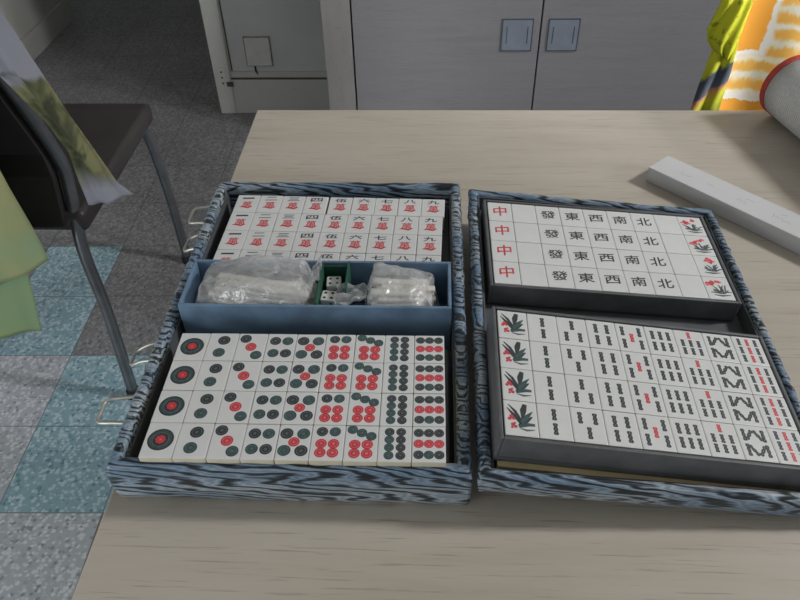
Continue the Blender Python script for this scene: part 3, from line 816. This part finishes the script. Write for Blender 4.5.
# ------------------------------------------------------------------ chairs
def chair(name, label, loc, rz, grp=None):
    r = empty(name, label, 'chair', loc, (0, 0, rz), grp)
    for s in (1, -1):
        x = .208*s
        bm = bmesh.new()
        tube(bm, smooth_path([V(x, -.235, .012), V(x*.99, -.211, .234), V(x*.98, -.205, .385), V(x*.98, -.172, .50), V(x*.98, -.170, .56), V(x*.98, -.215, .69), V(x*.97, -.275, .84), V(x*.96, -.30, .90)], 8), .0115, 12)
        lg = finish('back_leg', bm, M['chrome'], r)
        bm = bmesh.new(); tube(bm, [V(x, -.2355, 0), V(x, -.2345, .020)], .0145, 12); finish('foot_cap', bm, M['rubber'], lg)
        bm = bmesh.new()
        tube(bm, smooth_path([V(x, .228, .012), V(x*.985, .232, .21), V(x*.96, .222, .36), V(x*.94, .205, .415)], 8), .0115, 12)
        lg = finish('front_leg', bm, M['chrome'], r)
        bm = bmesh.new(); tube(bm, [V(x, .228, 0), V(x, .2285, .020)], .0145, 12); finish('foot_cap', bm, M['rubber'], lg)
        bm = bmesh.new(); tube(bm, [V(x*.95, -.19, .410), V(x*.95, .20, .410)], .009, 8); finish('side_rail', bm, M['chrome'], r)
    bm = bmesh.new(); box(bm, -.225, .225, -.200, .225, .420, .462, 0, .012); finish('seat', bm, M['vinyl'], r, True)
    bm = bmesh.new(); nz_ = 10; rows = []
    for i in range(nz_+1):
        u = i/nz_; z = .44+u*.46
        y = (-.200+(-.172+.200)*min(1, u/.25)) if u < .25 else -.172-(u-.25)/.75*.128
        rows.append([bm.verts.new((.190*sx, y+dy, z)) for sx, dy in ((-1, -.012), (1, -.012), (1, .012), (-1, .012))])
    for a, b in zip(rows, rows[1:]):
        for k in range(4): bm.faces.new((a[k], a[(k+1) % 4], b[(k+1) % 4], b[k]))
    bm.faces.new(rows[0][::-1]); bm.faces.new(rows[-1]); bmesh.ops.recalc_face_normals(bm, faces=bm.faces)
    finish('backrest', bm, M['vinyl'], r)
    return r
chair('chair', 'chrome-legged chair with black vinyl seat left of the table', (-.852, 1.245, 0), 0, 'black vinyl chairs')
chair('chair', 'black vinyl chair behind the table right side under an orange cloth', (.70, .925, 0), PI, 'black vinyl chairs')

# ------------------------------------------------------------------ cloths
def cloth(name, fn, nu, nv, m, label, th=.0016, parent=None):
    bm = bmesh.new()
    g = [[bm.verts.new(fn(i/nu, j/nv)) for j in range(nv+1)] for i in range(nu+1)]
    for a, b in zip(g, g[1:]):
        for j in range(nv): bm.faces.new((a[j], a[j+1], b[j+1], b[j])).smooth = True
    bmesh.ops.recalc_face_normals(bm, faces=bm.faces)
    bmesh.ops.solidify(bm, geom=list(bm.faces), thickness=th)
    o = finish(name, bm, m, parent, True)
    if label: tag(o, label, 'cloth')
    return o
def lerp_path(pts, v):
    for (a, *p), (b, *q) in zip(pts, pts[1:]):
        if v <= b:
            s = (v-a)/(b-a) if b > a else 0; return [x+(y-x)*s for x, y in zip(p, q)]
    return list(pts[-1][1:])
# pale green garment over the back of the left chair
gr = empty('green_garment', 'pale green and mint garment hung over the left chair backrest', 'garment', (0, 0, 0))
def back_y(z):                                 # rear face of the left chair's backrest
    z = z+TZ; u = max(0, (z-.44)/.46)
    y = (-.200+.028*min(1, u/.25)) if u < .25 else -.172-(u-.25)/.75*.128
    return 1.245+y-.018
def hangY(z, off): return min(back_y(max(z, .02 if z > .02 else z)), .962)-off
def g_up(u, v):
    xr, = lerp_path([(0, -.668), (.6, -.664), (1, -.660)], v)
    xl = -1.075
    zb = -.318-.235*(1-u)**1.0*1.0 if u < .9 else -.318-.235*(1-u)
    z = .165+(zb-.165)*v; x = xl+(xr-xl)*u
    if v < .07: return V(x, .892+(.07-v)*1.6, TZ+.170)
    lean = max(0, z-.05)*.45
    return V(x, .944-lean+.010*math.sin(u*17+v*2)*min(1, v*2)+.006*math.sin(v*9+u*6)*v-.02*(v-.5)*0, z+TZ)
cloth('upper_layer', g_up, 60, 50, M['green_cloth'], None, parent=gr)
def g_lo(u, v):
    xr, = lerp_path([(0, -.690), (.55, -.716), (1, -.752)], v)
    xl = -1.065
    z = -.10+(-.515-.035*(1-u)+.10)*v; x = xl+(xr-xl)*u
    return V(x, .966+.009*math.sin(u*14+1)*v, z+TZ)
cloth('lower_layer', g_lo, 50, 40, M['green_cloth2'], None, parent=gr)
# scarf
def scf(u, v):
    x0, x1, z, y = lerp_path([(0, -.635, -.572, .140, .930), (.15, -.640, -.570, .097, .945), (.40, -.632, -.5665, .010, .975), (.58, -.605, -.5615, -.077, 1.005),
                              (.75, -.593, -.549, -.142, 1.020), (.9, -.599, -.5335, -.209, 1.030), (1, -.600, -.515, -.259+.023*u, 1.035)], v)
    x = x0+(x1-x0)*u
    return V(x, y-.012*math.sin(u*PI)+.004*math.sin(u*13+v*4), z+TZ)
cloth('scarf', scf, 24, 60, M['scarf'], 'white scarf with olive print hanging off the left chair back')
# orange tie-dye cloth + lime floral scarf on the chair behind the table
def orc(u, v):
    z = .168+(-.27-.168)*v; x0 = .424+.035*v*.5; x = x0+(.90-x0)*u
    return V(x, 1.048+max(0, z-.09)*2.1+.010*math.sin(u*22)*(.3+v)+.004*math.sin(u*9+v*5), z+TZ)
cloth('orange_cloth', orc, 90, 40, M['orange_cloth'], 'orange and white tie-dye cloth hanging behind the table at right')
lm = empty('lime_scarf', 'lime yellow floral scarf hanging beside the orange tie-dye cloth', 'scarf', (0, 0, 0))
def lim(u, v):
    x0, x1, z = lerp_path([(0, .408, .440, .165), (.25, .402, .438, .105), (.45, .393, .436, .072), (.62, .386, .436, .050), (.78, .391, .435, .033), (.92, .403, .434, .020), (1, .416, .432, .010)], v)
    x = x0+(x1-x0)*u; zz = z-.010*u*v
    return V(x, 1.032+max(0, zz-.09)*2.1-.014*math.sin(u*PI*.9)*math.sin(v*PI*.95)+.003*math.sin(u*15+v*7), zz+TZ)
cloth('upper_fold', lim, 30, 40, M['lime'], None, parent=lm)
def lim2(u, v):
    x0, x1, z = lerp_path([(0, .408, .436, .040), (.4, .402, .440, -.02), (.75, .396, .441, -.085), (1, .392, .440, -.16)], v)
    x = x0+(x1-x0)*u
    return V(x, 1.037+.003*math.sin(u*11+v*5), z+TZ)
cloth('hanging_tail', lim2, 24, 40, M['lime2'], None, parent=lm)

# ------------------------------------------------------------------ light
w = bpy.data.worlds.new('World'); S.world = w; w.use_nodes = True
bg = w.node_tree.nodes['Background']; bg.inputs[0].default_value = (.86, .93, 1.0, 1); bg.inputs[1].default_value = .30
def area(name, loc, target, sx, sy, e, col):
    l = bpy.data.lights.new(name, 'AREA'); l.shape = 'RECTANGLE'; l.size = sx; l.size_y = sy; l.energy = e; l.color = col
    o = bpy.data.objects.new(name, l); COL.objects.link(o); o.location = loc
    o.rotation_euler = (Vector(target)-Vector(loc)).to_track_quat('-Z', 'Y').to_euler(); return o
area('window_light', (2.0, .86, 2.26), (.1, .50, .75),   .24, .30, 36, (.99, .99, 1.0))
l2 = area('cloth_fill_light', (2.15, .28, 1.45), (.64, 1.05, .80),   .3, .4, 2.3, (1.0, 1.0, 1.0)); l2.data.spread = math.radians(30)  # added narrow-beam lamp, brightens the orange cloth; no window of its own
area('glass_door_light', (-1.55, -.55, .75), (-.4, .5, .2), 1.2, 1.3, 30, (.93, .97, 1.0))

# ------------------------------------------------------------------ camera
f_, pitch, roll, A_ = 725.2, .739613, -.026047, .0557463
cp, sp = math.cos(pitch), math.sin(pitch)
fw = V(0, cp, -sp); r0 = V(1, 0, 0); u0 = r0.cross(fw)
R_ = r0*math.cos(roll)+u0*math.sin(roll); U_ = -r0*math.sin(roll)+u0*math.cos(roll)
Mc = Matrix((R_, U_, -fw)).transposed()
Mc = Matrix.Rotation(A_, 3, 'Z') @ Mc
cam = bpy.data.cameras.new('Camera'); co = bpy.data.objects.new('Camera', cam); COL.objects.link(co)
cam.sensor_width = 36; cam.lens = f_/800*36; cam.clip_start = .02
co.matrix_world = Matrix.Translation(V(0, 0, TZ+.465)) @ Mc.to_4x4()
S.camera = co
S.view_settings.view_transform = 'Standard'; S.view_settings.look = 'None'; S.view_settings.exposure = -.16; S.view_settings.gamma = 1
